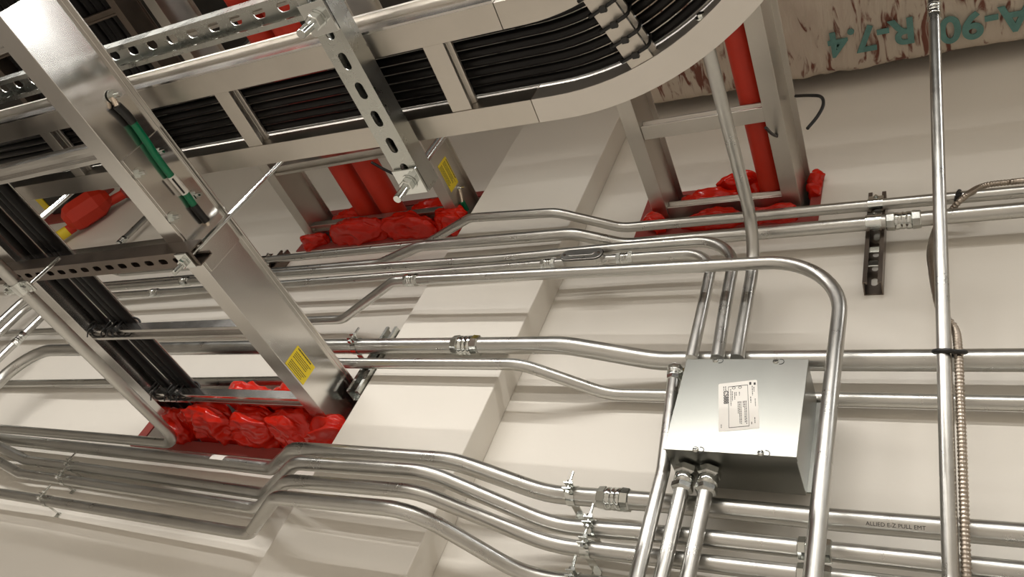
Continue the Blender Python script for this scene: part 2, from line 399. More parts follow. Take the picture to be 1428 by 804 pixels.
# bonding wires
def wire(label, segs, r):
    """segs: list of (material, name, points, radius)"""
    root = None
    for m, nm, pts, rr in segs:
        mb = MB().tube(pts, rr, 12)
        if root is None: root = mb.build(nm, m, origin=pts[0]); tag(root, label, 'wire')
        else: mb.build(nm, m, root)
    return root
def wl(a, b, k, x): return on_web(a[0]+(b[0]-a[0])*k, a[1]+(b[1]-a[1])*k, x)
xa = XW + 0.0115
gp = spline([on_web(184, 168, xa), on_web(203, 195, xa), on_web(221, 222, xa), on_web(240, 247, xa), on_web(258, 268, xa), on_web(272, 288, xa)], 8)
gw = wire('green bonding wire with white tag on the near side of the shiny tray', [('green', 'bonding_wire', gp, 0.008)], 0.008)
MB().tube([on_web(163, 147, xa), on_web(175, 158, xa), on_web(186, 171, xa)], 0.0095, 12).build('black_boot', 'black', gw)
MB().tube([on_web(270, 286, xa), on_web(281, 300, xa), on_web(288, 308, xa)], 0.009, 12).build('black_boot', 'black', gw)
MB().tube([on_web(158, 136, xa-0.004), on_web(160, 141, xa-0.003), on_web(164, 148, xa)], 0.006, 10).build('lug', 'copper', gw)
MB().tube([on_web(287, 307, xa), on_web(290, 313, xa-0.004)], 0.005, 10).build('lug', 'copper', gw)
MB().tube([on_web(239, 245, xa), on_web(249, 257, xa), on_web(259, 269, xa)], 0.0092, 14).build('wire_tag', 'paper', gw)
mb = MB()
for k in range(6):
    p = wl((242, 250), (256, 267), k/5, xa+0.009); mb.box(p - V3((0.0008, 0.003, 0.003)), p + V3((0.0008, 0.004, 0.001)))
mb.build('tag_print', 'ink', gw)
xb = -1.522 + 0.012
gw2 = wire('short green bonding wire under yellow sticker beside the pilaster', [('green', 'bonding_wire', [on_web(645, 281, xb), on_web(648, 287, xb), on_web(651, 293, xb)], 0.009)], 0.009)
MB().tube([on_web(641, 264, xb-0.004), on_web(643, 272, xb), on_web(645, 281, xb)], 0.006, 10).build('lug', 'copper', gw2)
bolt(TB, on_web(640, 262, -1.5215), (1, 0, 0), 0.0075, 0.024)
# ------------------------------------------------------------------ long tray with the elbow
ZL = 1.078
SC = ZL/1.55                                  # sizes read at 1.55 m, scaled to the tray's true height
w0, w1 = Pz(274, 244, ZL), Pz(700, 179, ZL)
UL = (w1-w0); UL.z = 0; UL.normalize(); NL = V3((UL.y, -UL.x, 0))           # NL points into the room
J = Pz(752, 171, ZL); J = w0 + UL*((J-w0).dot(UL)); A0 = w0 - UL*2.4
WID, FL, HL = 0.318*SC, 0.066*SC, 0.060
TL = empty('cable_tray', tuple(w0), 'long aluminium tray full of black cables running above along the wall', 'cable tray')
def off(p, n): return p + NL*n
for nm, n, prof in (('side_rail', FL, z_profile(FL, HL, 0.014, 1)), ('side_rail', WID, z_profile(FL, HL, -0.014, 1))):
    rail_sweep([off(A0, n), off(J, n)], ZL, prof).build(nm, 'alu_dull', TL, bevel=0.001)
# stepped outer face of the room-side rail: thicker lower half, drip lip on top
rail_sweep([off(A0, WID), off(J, WID)], ZL, [(0, 0), (-0.004, 0), (-0.004, 0.028), (0, 0.031)]).build('rail_edge', 'alu', TL)
rail_sweep([off(A0, WID), off(J, WID)], ZL, [(0, HL-0.009), (-0.016, HL-0.009), (-0.016, HL), (0, HL)]).build('rail_edge', 'alu_dull', TL)
for px, py in ((330, 165), (508, 128), (627, 118), (85, 215), (205, 190)):
    q = Pz(px, py, ZL); s = (q-w0).dot(UL); c = w0 + UL*s
    MB().prism(RUNG, off(c, FL)+V3((0,0,0.002)), off(c, WID-FL*0.1)+V3((0,0,0.002)), (0, 0, 1)).build('rung', 'alu_dull', TL, bevel=0.001)
RO = 0.79*SC
TE = empty('cable_tray_elbow', tuple(J), 'curved aluminium tray elbow turning away from the wall with black cables inside', 'cable tray')
def elbow_path(n, n_arc=28, lead=0.042):
    r = RO - n; c = J + UL*lead + NL*RO; out = [off(J + UL*0.0012, n)]
    for k in range(n_arc+1):
        a = math.pi/2*k/n_arc; out.append(c - NL*(r*math.cos(a)) + UL*(r*math.sin(a)))
    out.append(out[-1] + NL*0.12); return out
rail_sweep(elbow_path(FL), ZL, z_profile(FL, HL, 0.014, 1)).build('side_rail', 'alu_satin', TE, bevel=0.001)
rail_sweep(elbow_path(WID), ZL, z_profile(FL, HL, 0.014, 1)).build('side_rail', 'alu_dull', TE, bevel=0.001)
pa, pb = elbow_path(FL), elbow_path(WID-0.006)
for k in (7, 17, 26):
    MB().prism(RUNG, pa[k]+V3((0,0,ZL-pa[k].z+0.002)), pb[k]+V3((0,0,ZL-pb[k].z+0.002)), (0, 0, 1)).build('rung', 'alu_dull', TE, bevel=0.001)
b_ = pa[11]; bolt(TE, V3((b_.x, b_.y, ZL+0.012)), NL, 0.006, 0.005)
# black cables in the long tray
NC = 9
for i in range(NC):
    n = FL + 0.014 + (WID-FL-0.034)*i/(NC-1); zc = ZL + 0.0408; ph = 0.0
    pts = []
    for k in range(60):
        s = k/59; p = off(A0 + UL*((J-A0).length*s), n + 0.004*math.sin(math.pi*s)*math.sin(9*s+ph)); pts.append(V3((p.x, p.y, zc)))
    for p in elbow_path(n)[1:]: pts.append(V3((p.x, p.y, zc)))
    o = MB().tube(pts, 0.0080, 12).build('power_cable', 'cable', origin=pts[0])
    nth = ['wall-side outermost', 'second', 'third', 'fourth', 'fifth', 'sixth', 'seventh', 'eighth', 'room-side outermost'][i]
    tag(o, ('%s black cable of the long tray' % nth) + ('' if 'outer' in nth else ', counted from the wall side'), 'cable', 'black cables in the long tray')
def rung_tie(c, u, label):
    # flat band around a rung and the cable on it; c = rung centre at the tray's bottom level, u = along the tray
    q = [(-.027, .004), (-.024, -.0035), (0, -.0045), (.024, -.0035), (.027, .004), (.020, .040), (.008, .0525), (-.008, .0525), (-.020, .040)]
    pts = [c + u*a + V3((0, 0, b)) for a, b in q]
    o = MB().tube(pts + [pts[0]], .0030, 8).build('zip_tie', 'black', origin=c); tag(o, label, 'zip tie', 'zip ties in the long tray')
    MB().box(c + u*.004 + V3((-.005, -.005, -.0125)), c + u*.004 + V3((.006, .005, -.006)), .001).build('lock_head', 'black', o)
NTH = ['first', 'second', 'third', 'fourth', 'fifth']
q_ = Pz(508, 128, ZL); c_ = w0 + UL*((q_-w0).dot(UL))
for k in range(5): rung_tie(off(c_, FL + .022 + .0305*k) + V3((0, 0, 0)), UL, '%s zip tie from the wall side on the tray rung beside the crossing strut' % NTH[k])
for k in range(5):
    t_ = .12 + .17*k; p_ = pa[7].lerp(pb[7], t_); p_ = V3((p_.x, p_.y, ZL)); d_ = (pa[8]-pa[7]).normalized()
    rung_tie(p_, d_, '%s black zip tie from the wall side on the elbow rung' % NTH[k])
# ------------------------------------------------------------------ cables in the lower tray, with ties
CX = [-2.182, -2.116, -2.088, -2.060]
CN = ['leftmost black cable of the shiny tray, a gap right of it', 'second black cable from the left in the shiny tray', 'third black cable from the left in the shiny tray', 'rightmost black cable of the shiny tray']
for x, nm in zip(CX, CN):
    pts = spline([(x+0.02, -1.6, 1.01), (x+0.01, -1.2, 0.985), (x, -0.9, 0.977), (x, -0.42, 0.977), (x+0.004, -0.14, 0.977), (x+0.01, 0.02, 0.975), (x+0.01, 0.11, 0.975)], 10)
    tag(MB().tube(pts, 0.0128, 14).build('power_cable', 'cable', origin=pts[0]), nm, 'cable', 'black cables in the shiny tray')
for y, where in ((-0.14, 'rung nearest the red bags'), (-0.42, 'second rung from the red bags')):
    for x, nm in zip(CX, ('leftmost', 'second', 'third', 'rightmost')):
        mb = MB(); c = V3((x+0.004, y-0.004, 0.961)); a, b = 0.0155, 0.030
        pts = []
        for k in range(25):
            t = 2*math.pi*k/24; pts.append(c + V3((a*1.15*math.cos(t) + 0.004*math.sin(t), b*1.05*math.cos(t)*0.55, b*1.12*math.sin(t))))
        mb.tube(pts, 0.0032, 8)
        o = mb.build('zip_tie', 'black', origin=c)
        MB().box(c + V3((-0.009, -0.026, -0.037)), c + V3((0.002, -0.014, -0.026)), 0.002).build('lock_head', 'black', o)
        MB().tube([c + V3((-0.003, -0.02, -0.034)), c + V3((0.010, -0.028, -0.046)), c + V3((0.02, -0.024, -0.06))], 0.002, 8).build('tail', 'black', o)
        tag(o, 'zip tie of the %s cable at the %s' % (nm, where), 'zip tie', 'zip ties on the shiny tray')
# red cables
for x, z, r, lab in ((-1.985, 1.948, 0.045, 'left one of the two thick red cables in the tray left of the pilaster'), (-1.868, 1.949, 0.046, 'right one of the two thick red cables in the tray left of the pilaster'), (-0.449, 1.844, 0.037, 'thick red cable in the narrow tray right of the pilaster')):
    pts = spline([(x-0.02, -1.6, z), (x, -1.0, z), (x, -0.4, z-0.003), (x, 0.0, z-0.004), (x, 0.12, z-0.004)], 10)
    tag(MB().tube(pts, r, 24).build('red_cable', 'red_cable', origin=pts[0]), lab, 'cable', 'thick red cables')
# ------------------------------------------------------------------ strut channels
def slotted_plate(mb, T, ln, wd, t, pitch, sl, sw, start=None):
    """plate in local x (length) / y (width), z 0..t; T maps local points to world"""
    n = max(1, int(ln/pitch)); s0 = (ln - n*pitch)/2 if start is None else start
    def q(x, y, z): return T(x, y, z)
    def rect(x0, x1):
        mb.add([q(x0,-wd/2,0), q(x1,-wd/2,0), q(x1,wd/2,0), q(x0,wd/2,0), q(x0,-wd/2,t), q(x1,-wd/2,t), q(x1,wd/2,t), q(x0,wd/2,t)],
               [(0,3,2,1),(4,5,6,7),(0,1,5,4),(2,3,7,6),(1,2,6,5),(3,0,4,7)])
    if s0 > 1e-5: rect(0, s0)
    for i in range(n):
        cx = s0 + (i+0.5)*pitch; N = 24; inner = []; outer = []
        ca = math.atan2(wd/2, pitch/2)
        angs = sorted([2*math.pi*k/N for k in range(N)] + [ca, math.pi-ca, math.pi+ca, 2*math.pi-ca])
        for a in angs:
            c, s = math.cos(a), math.sin(a)
            k = min(pitch/2/abs(c) if abs(c) > 1e-9 else 1e9, wd/2/abs(s) if abs(s) > 1e-9 else 1e9); outer.append((c*k, s*k))
            h = (sl-sw)/2; r = sw/2                                 # stadium boundary along this ray
            k = r/abs(s) if abs(s) > 1e-9 else 1e9
            if abs(c*k) > h:
                B = -h*abs(c); C = h*h - r*r; k = -B + math.sqrt(max(0, B*B - C))
            inner.append((c*k, s*k))
        m = len(angs); vs = []
        for z in (0, t):
            vs += [q(cx+p[0], p[1], z) for p in outer] + [q(cx+p[0], p[1], z) for p in inner]
        fs = []
        for k in range(m):
            k2 = (k+1) % m
            fs.append((k, k2, m+k2, m+k)); fs.append((2*m+k, 3*m+k, 3*m+k2, 2*m+k2)); fs.append((m+k, m+k2, 3*m+k2, 3*m+k))
            if abs(abs(outer[k][1]) - wd/2) < 1e-6 and abs(abs(outer[k2][1]) - wd/2) < 1e-6: fs.append((k, 2*m+k, 2*m+k2, k2))
        mb.add(vs, fs)
    if s0 + n*pitch < ln - 1e-5: rect(s0 + n*pitch, ln)
def strut(a, b, back_dir, wd=0.0413, dp=0.0413, pitch=0.0508, sl=0.029, sw=0.0143, t=0.0026, start=None):
    """channel from a to b (points on the middle of the closed back); back_dir points from the open side to the closed back"""
    a = V3(a); b = V3(b); d = (b-a).normalized(); nb = V3(back_dir).normalized(); s = d.cross(nb); ln = (b-a).length; mb = MB()
    T = lambda x, y, z: a + d*x + s*y - nb*z
    slotted_plate(mb, T, ln, wd - 2*t, t, pitch, sl, sw, start)
    for k in (-1, 1):
        y0 = k*wd/2; y1 = k*(wd/2 - t); lip = k*(wd/2 - 0.0095); li = k*(wd/2-0.0095+t)
        poly = [(y0, 0), (y0, dp), (lip, dp), (lip, dp-0.007), (li, dp-0.007), (li, dp-t), (y1, dp-t), (y1, 0)]
        vs = [T(0, p[0], p[1]) for p in poly] + [T(ln, p[0], p[1]) for p in poly]; n = len(poly)
        mb.add(vs, [(i, (i+1) % n, n+(i+1) % n, n+i) for i in range(n)] + [tuple(range(n-1,-1,-1)), tuple(range(n, 2*n))])
    return mb
def rod(name, a, b, r, label):
    a = V3(a); b = V3(b); d = b-a; L = d.length; n = max(4, int(L/0.0035)); prof = []
    for i in range(n):
        prof += [(L*i/n, r*0.9), (L*(i+0.5)/n, r)]
    prof.append((L, r*0.9))
    o = MB().rev(prof, a, d, 12).build(name, 'zinc', origin=a); tag(o, label, 'threaded rod'); return o
def hexnut(parent, p, axis, r, h, m='zinc', name='nut'):
    return MB().rev([(0, r*0.9), (h*0.12, r), (h*0.88, r), (h, r*0.9)], p, axis, 6, False).build(name, m, parent)
# strut under the shiny tray (open side up, slotted side down)
ZU = 0.8865
U1 = strut((-3.05, -0.695, ZU), (-1.440, -0.695, ZU), (0, 0, -1), start=0.0)
u1 = U1.build('strut_channel', 'strut_brown', origin=(-1.440, -0.695, ZU)); tag(u1, 'dark slotted strut channel carrying the shiny tray from below', 'strut')
c = V3((-1.470, -0.695, ZU)); q_ = W(385, 232, .695)
r1 = rod('threaded_rod', c + V3((0, 0, -0.045)), q_ + (q_-c)*0.9, 0.0066, 'threaded rod through the right end of the dark strut')
MB().box(c + V3((-0.02, -0.02, -0.006)), c + V3((0.02, 0.02, -0.0015)), 0.001).build('square_washer', 'zinc', r1)
hexnut(r1, c + V3((0, 0, -0.019)), (0, 0, 1), 0.0115, 0.013)
p0 = Px(57, 304, -2.55); rod('threaded_rod', (-2.55, p0.y, 0.9), (-2.55, p0.y, ZC), 0.010, 'pale hanging rod left of the shiny tray, in front of a red wall device')
# strut across below the long tray (slots down), rods at both ends
ZS = ZL - 0.0515
s_near, s_far = Pz(583, 268, ZS), Pz(438, 26, ZS)
xs_ = s_near.x
S1 = strut((xs_, s_far.y-0.20, ZS), (xs_, s_near.y, ZS), (0, 0, -1), wd=0.056, dp=0.0413, sl=0.034, sw=0.017, pitch=0.058)
s1 = S1.build('strut_channel', 'strut', origin=(xs_, s_near.y, ZS)); tag(s1, 'galvanized slotted strut crossing under the long tray with square washers', 'strut')
for y, lab in ((s_near.y-0.030, 'threaded rod through the wall-side end of the strut under the long tray'), (s_far.y, 'threaded rod at the room-side part of the strut under the long tray')):
    c = V3((xs_, y, ZS)); r_ = rod('threaded_rod', c + V3((0, 0, -0.062)), (xs_, y, ZC), 0.0085, lab)
    MB().box(c + V3((-0.028, -0.028, -0.0075)), c + V3((0.028, 0.028, -0.0015)), 0.001).build('square_washer', 'zinc', r_)
    MB().rev([(0, 0.0165), (0.002, 0.0165)], c + V3((0, 0, -0.010)), (0, 0, 1), 20).build('round_washer', 'zinc', r_)
    hexnut(r_, c + V3((0, 0, -0.026)), (0, 0, 1), 0.0145, 0.016)
# strut parallel to the long tray, open side down
ZV = ZL + 0.001
yv = Pz(265, 62, ZV).y
Vs = strut((-4.2, yv-0.075, ZV+0.034), (xs_-0.034, yv-0.004, ZV+0.034), (0, 0, 1), wd=0.050, dp=0.034, sl=0.030, sw=0.021, pitch=0.0625, start=0.0)
v1 = Vs.build('strut_channel', 'strut', origin=(xs_, yv, ZV)); tag(v1, 'long galvanized slotted strut beside the long tray, upper left', 'strut')
# ------------------------------------------------------------------ conduits
def coupling_mb(c, axis, r, ln):
    d = V3(axis).normalized(); a = V3(c) - d*ln/2; k = ln
    mb = MB()
    mb.rev([(0, r*1.08), (0.03*k, r*1.22), (0.24*k, r*1.28), (0.27*k, r*1.14)], a, d, 8, False)
    mb.rev([(0.27*k, r*1.14), (0.30*k, r*1.22), (0.40*k, r*1.22), (0.42*k, r*1.12), (0.47*k, r*1.12), (0.49*k, r*1.2), (0.53*k, r*1.2), (0.55*k, r*1.12), (0.62*k, r*1.12), (0.64*k, r*1.2), (0.73*k, r*1.2), (0.75*k, r*1.14)], a, d, 24, True)
    mb.rev([(0.73*k, r*1.14), (0.76*k, r*1.28), (0.97*k, r*1.22), (k, r*1.08)], a, d, 8, False)
    return mb
CD = {}
def conduit(key, label, pts, rad, bend=0.12, m='galv', seg=22, couplings=()):
    P = [W(*p) if not isinstance(p, Vector) else p for p in pts]
    bend = list(bend) if isinstance(bend, (list, tuple)) else [bend]*len(P)
    if not isinstance(pts[0], Vector) and pts[0][0] >= 1560:            # runs on along the wall beyond the right edge of the view
        P.insert(0, P[0] + V3((2.9, 0, 0))); bend.insert(0, 0)
    path = fillet(P, bend)
    o = MB().tube(path, rad, seg).build('steel_conduit', m, origin=P[0]); tag(o, label, 'conduit', 'steel conduits on the wall'); CD[key] = (o, path, rad)
    for (px, py, of, ln) in couplings:
        q = W(px, py, of); best = min(range(len(path)-1), key=lambda i: closest(path[i], path[i+1], q)[1])
        c, _ = closest(path[best], path[best+1], q)
        coupling_mb(c, path[best+1]-path[best], rad, ln).build('compression_coupling', 'zinc', o)
    return o
def closest(a, b, q):
    d = b-a; t = max(0, min(1, (q-a).dot(d)/max(1e-9, d.length_squared))); c = a + d*t; return c, (q-c).length
def at(key, px, py):
    """point and direction on a conduit nearest to a pixel ray"""
    o, path, rad = CD[key]; eye = V3((0, -D, 0)); r = ray(px, py).normalized(); best = None
    for i in range(len(path)-1):
        a, d = path[i], path[i+1]-path[i]; w_ = a-eye; dr = d.dot(r); dd = d.length_squared
        den = dd - dr*dr; t = (w_.dot(r)*dr - w_.dot(d))/den if den > 1e-12 else 0.0
        p = a + d*max(0.0, min(1.0, t)); v = p-eye; dist = (v - r*v.dot(r)).length/v.length
        if best is None or dist < best[0]: best = (dist, p, d.normalized())
    return best[1], best[2]
conduit('A', 'topmost wall conduit, kicked out over the pilaster under the two upper trays',
    [(1560, 255, .055), (868, 317.5, .058), (775, 296, .143), (655, 303.5, .148), (592, 341, .068), (395, 360, .066), (168, 381, .066), (118, 366, .14), (-60, 380, .14)], .0145, [0, .12, .12, .08, .12, 0, .08, .08, 0])
conduit('B', 'second conduit from the top, thick with a bright coupling at the right strut',
    [(1560, 281, .068), (872, 341, .066), (800, 325.5, .124), (585, 343, .128), (530, 367.5, .074), (379, 380, .072), (100, 402, .092), (46, 406, .092), W(46, 406, .092) - V3((0, 0, 1.3))], .0178, [0, .14, .14, .14, .14, 0, 0, .10, 0], couplings=((1260, 311.5, .068, .075),))
conduit('C', 'conduit running straight over the pilaster and bending down into the top middle of the box',
    [W(96, 405.5, .12) - V3((0, 0, 1.2)), (96, 405.5, .12), (375, 383, .12), (700, 360.6, .12), (860, 345.5, .12), (1029, 332.5, .12), (1012, 423, .112), (1000, 500, .108)], .0147, [0, .1, 0, 0, 0, .145, 0, 0], couplings=((258, 393.6, .12, .05), (42, 472, .12, .065)))
conduit('D', 'conduit with an oval fitting in line, bending down into the top left of the box',
    [W(48, 419, .154) - V3((0, 0, 1.2)), (48, 419, .154), (385, 397, .122), (700, 373, .12), (815, 364, .12), (910, 357, .12), (996, 352, .12), (983, 415, .112), (964, 500, .108)], .0138, [0, .09, 0, 0, 0, 0, .13, 0, 0], couplings=((223, 408.5, .12, .05), (765, 369.5, .12, .045), (871, 362, .12, .045)))
conduit('E', 'conduit kicked out over the pilaster that turns down past the right side of the box',
    [(-60, 467, .045), (478, 445, .058), (549, 391.5, .198), (680, 385.5, .198), (860, 377, .198), (1179, 360.5, .196), (1158, 550, .196), (1131, 830, .196), W(1131, 830, .196) - V3((0, 0, .9))], .0148, [0, .09, .10, 0, 0, .165, 0, .3, 0], couplings=((574, 391, .198, .05),))
conduit('F', 'thickest conduit, across the middle behind the box',
    [(1560, 501.5, .066), (917, 503, .066), (788, 481, .12), (632, 482, .122), (442, 483, .122), (117, 487.5, .161), (42, 488.5, .161), W(42, 488.5, .161) - V3((0, 0, 1.2))], .0225, [0, .28, .28, 0, 0, 0, .15, 0], couplings=((652, 481, .122, .085),))
conduit('G', 'conduit just below the thickest one, kicked out over the pilaster',
    [(1560, 565, .029), (1170, 556.5, .029), (848, 549.5, .029), (727, 507.5, .128), (468, 506, .129), (440, 506, .129), (404, 530.5, .034), (360, 531, .033), (-60, 535.5, .024)], .0150, [0, 0, .16, .16, 0, .06, .06, 0, 0])
conduit('H1', 'top and thickest of the four lower conduits stepping over the pilaster',
    [(1560, 757, .074), (1155, 723.5, .068), (907, 699, .061), (763, 688.3, .056), (632, 642, .145), (523, 634, .145), (409, 626, .145), (381, 653, .046), (300, 643.6, .046), (-60, 605.5, .05)], .0195, [0, 0, 0, .20, .20, 0, .07, .07, 0, 0], couplings=((857, 697, .06, .070),))
conduit('H2', 'second of the four lower conduits stepping over the pilaster',
    [(1560, 812, .085), (954, 747, .080), (773, 733, .066), (596, 657.5, .20), (412, 645, .196), (370, 688, .044), (110, 651.5, .046), (38, 642, .052), (2, 624, .0865), (-60, 590, .0865)], .0168, [0, 0, .20, .18, .08, .08, 0, .16, .16, 0], couplings=((1137, 767, .082, .055),))
conduit('H3', 'third of the four lower conduits stepping over the pilaster',
    [(1560, 852, .08), (1070, 795, .078), (768, 759.5, .066), (582, 685, .205), (401, 670, .198), (359, 708.5, .044), (86, 668, .046), (28, 660, .05), (-25, 630, .055)], .0160, [0, 0, .20, .16, .08, .08, 0, .16, 0], couplings=((1136, 803, .08, .055),))
conduit('H4', 'lowest of the four lower conduits, hanging lowest over the pilaster',
    [(1560, 905, .068), (850, 816, .068), (735, 804, .068), (576, 711, .262), (384, 693, .262), (348, 744, .064), (321, 740, .060), (60, 697, .058), (-60, 678, .066)], .0160, [0, 0, .15, .16, .08, .08, 0, 0, 0])
I0 = W(-60, 592, .122); I1 = W(229, 624, .122); I1.z = I0.z; x_i = Pz(120, 490, I0.z).x
I1 = V3((x_i, -.122, I0.z)); I0 = V3((I0.x, -.122, I0.z))
conduit('I', 'conduit coming over from the room beside the shiny tray and turning left along the wall', [I0, I1, V3((x_i, -1.3, I0.z))], .0148, [0, .075, 0])
kx = W(1036, 440, .108).x
zk = W(1056, 338, .108)
kp = Pz(1022, 150, zk.z); kb = W(1028, 500, .108)
conduit('K', 'conduit in front of the narrow tray, bending down into the top right of the box',
    [V3((zk.x, -1.25, zk.z)), V3((zk.x, -.108, zk.z)), kb], .0148, [0, .13, 0])
conduit('J', 'tall conduit in front of all others at the right with a cable tied to it', [V3((W(1302.5, 15, .43).x, -.70, ZC)), V3((W(1302.5, 15, .43).x, -.70, 2.48)), W(1302.5, 15, .43), W(1326, 812, .135), W(1326, 812, .135) - V3((0, 0, .9))], .0120, 0.1, couplings=((1302.5, 15, .43, .06),))
conduit('M', 'thin vertical conduit on the wall seen through the shiny tray, upper left', [W(168, 338, .04), W(168, 338, .04) + V3((0, 0, 1.2))], .0145, couplings=((170, 336, .04, .05),))
o_, path_, rad_ = CD['H1']; p_, d_ = at('H1', 308, 643)
MB().ring(p_, d_, rad_+.0002, rad_+.0010, .055, 20, -.2, 2.2, ref=(0, -1, 0)).build('white_tape', 'paper', o_)
p_, d_ = at('H1', 1250, 731); d_ = d_ if d_.x > 0 else -d_
n_ = V3((0, -.8, -.6)); n_ = (n_ - d_*n_.dot(d_)).normalized()
text_mesh('ALLIED E-Z PULL EMT', .0095, .0001, 'pipe_lettering', 'ink', o_, basis(d_, n_.cross(d_), p_ + n_*(rad_+.0004)))
# conduits under the box
bx0, bx1, bz0, bz1, by0, by1 = -0.513, -0.268, 0.839, 1.072, -0.165, -0.045
for px, py, px2, py2, lab in ((957, 664, 914, 830, 'left one of two conduits leaving the bottom of the steel box'), (988, 668, 953, 830, 'right one of two conduits leaving the bottom of the steel box')):
    o_ = .113; top = W(px, py, o_); top.z = bz0 - 0.006; b = W(px2, py2, o_); top.x = b.x = (top.x+b.x)/2
    c = conduit('X', lab, [top, V3((b.x, -o_, b.z-0.9))], .0140)
    MB().rev([(0, .0175), (.004, .0225), (.016, .0225), (.018, .018)], top + V3((0, 0, -0.014)), (0, 0, 1), 6, False).build('locknut', 'zinc', c)
    MB().rev([(0, .016), (.003, .0195), (.020, .0195), (.023, .0165)], top + V3((0, 0, -0.036)), (0, 0, 1), 20).build('connector_body', 'zinc', c)
    MB().rev([(0, .0155), (.004, .0215), (.014, .0215), (.017, .018)], top + V3((0, 0, -0.050)), (0, 0, 1), 6, False).build('compression_nut', 'zinc', c)
lc = conduit('LC', 'conduit passing just left of the steel box and continuing down', [W(942, 511, .110), W(925, 655, .112), W(884, 820, .126), W(868, 880, .132), W(868, 880, .132) - V3((0, 0, .9))], .0140, couplings=((940, 522, .110, .040),))
# box-top connectors
for key in ('C', 'D', 'K'):
    o, path, rad = CD[key]; p = path[-1] if key != 'K' else path[-1]
    MB().rev([(0, rad*1.35), (.012, rad*1.35), (.014, rad*1.1)], V3((p.x, p.y, bz1+0.0005)), (0, 0, 1), 6, False).build('locknut', 'zinc', o)
# oval conduit body on D
o, path, rad = CD['D']; pc, dc = at('D', 815, 362)
Lb, Hb = 0.062, 0.021
def stadium(n, L, h):
    out = []
    for k in range(n+1): a = -math.pi/2 + math.pi*k/n; out.append((L-h + h*math.cos(a), h*math.sin(a)))
    for k in range(n+1): a = math.pi/2 + math.pi*k/n; out.append((-(L-h) + h*math.cos(a), h*math.sin(a)))
    return out
ux = V3((1, 0, -0.0)); cb = V3((pc.x, pc.y-0.002, pc.z))
def stad_prism(L, h, ya, yb): return MB().prism([(p[0], p[1]) for p in stadium(8, L, h)], (cb.x, ya, cb.z), (cb.x, yb, cb.z), (0, 0, 1))
body = stad_prism(Lb, Hb, cb.y+0.022, cb.y-0.020).build('conduit_body', 'galv', o, bevel=0.002)
stad_prism(Lb+0.0015, Hb+0.0015, cb.y-0.0202, cb.y-0.0215).build('gasket', 'black', body)
stad_prism(Lb, Hb, cb.y-0.0215, cb.y-0.025).build('cover', 'galv', body, bevel=0.001)
stad_prism(Lb*0.66, Hb*0.42, cb.y-0.025, cb.y-0.028).build('cover_boss', 'galv', body, bevel=0.0015)
for s in (-1, 1): MB().rev([(0, .0042), (.0018, .0042)], (cb.x + s*Lb*0.82, cb.y-0.025, cb.z), (0, -1, 0), 12).build('cover_screw', 'strut_brown', body)
# ------------------------------------------------------------------ steel junction box
bxr = empty('junction_box', ((bx0+bx1)/2, by0, bz0), 'square sheet steel junction box with white label and screwed cover', 'junction box')
MB().box((bx0+0.002, by0+0.002, bz0+0.002), (bx1-0.002, by1, bz1-0.002)).build('body', 'box', bxr, bevel=0.0012)
cv = MB().box((bx0, by0-0.0015, bz0), (bx1, by0+0.001, bz1))
cv.box((bx1-0.002, by0, bz0), (bx1, by0+0.012, bz1-0.02))
cv.build('cover', 'box', bxr, bevel=0.0008)
MB().box((bx0-0.006, by1, bz0+0.01), (bx1+0.010, by1+0.004, bz1-0.01)).build('back_flange', 'box', bxr)
for z_ in (0.96, 0.90): MB().box((bx0+0.01, by1+0.004, z_-0.01), (bx1+0.012, -0.0005, z_+0.01)).build('spacer_bar', 'strut', bxr)
for px, py in ((998, 502.5), (1082, 504), (970, 626.5), (1061, 631.5)):
    p = W(px, py, -by0+0.0015); sc = MB().rev([(0, .0062), (.0022, .0058), (.0034, .003)], (p.x, p.y, p.z), (0, -1, 0), 16).build('cover_screw', 'zinc', bxr)
    MB().box((p.x-0.0045, p.y-0.0042, p.z-0.0007), (p.x+0.0045, p.y-0.0030, p.z+0.0007)).build('slot', 'ink', sc)
    MB().ring((p.x+0.009, p.y-0.0002, p.z), (0, -1, 0), .0058, .0072, .0008, 14, -1.9, 1.9, ref=(1, 0, 0.0)).build('keyhole_slot', 'ink', bxr)
# label
lx0, lz0 = -0.399, 0.953
c0, c1, c2, c3 = [W(px, py, -by0+0.0015) for px, py in ((1000, 535), (1055, 529), (1060, 597), (1004, 602))]
lcx = (c0+c1+c2+c3)/4; du = ((c1-c0)+(c2-c3)).normalized(); dv = V3((du.z, 0, -du.x)); dv = -dv if dv.z > 0 else dv
lw = ((c1-c0).length + (c2-c3).length)/2; lh = ((c3-c0).length + (c2-c1).length)/2
def LB(u, v, h=0.0): return V3((lcx.x, by0-0.0016-h, lcx.z)) + du*(u*lw/2) + dv*(v*lh/2)
def lrect(mb, u0, u1, v0, v1, h, t=0.0002):
    pts = [LB(u0,v0,h), LB(u1,v0,h), LB(u1,v1,h), LB(u0,v1,h)]; q = [p - V3((0,t,0)) for p in pts]
    mb.add(pts+q, [(0,1,2,3),(7,6,5,4),(0,4,5,1),(1,5,6,2),(2,6,7,3),(3,7,4,0)])
bm = bmesh.new(); out = []
for su, sv, a0 in ((1,1,0),(-1,1,90),(-1,-1,180),(1,-1,270)):
    for k in range(5):
        a = math.radians(a0 + 22.5*k); out.append((su*0.92 + 0.08*math.cos(a), sv*0.92 + 0.07*math.sin(a)))
vs_ = [LB(u, v) for u, v in out]; n_ = len(vs_)
lab = MB().add(vs_ + [p - V3((0, .0003, 0)) for p in vs_], [tuple(range(n_)), tuple(range(2*n_-1, n_-1, -1))] + [(i, (i+1) % n_, n_+(i+1) % n_, n_+i) for i in range(n_)]).build('paper_label', 'paper', bxr)
bm.free()
mb = MB()
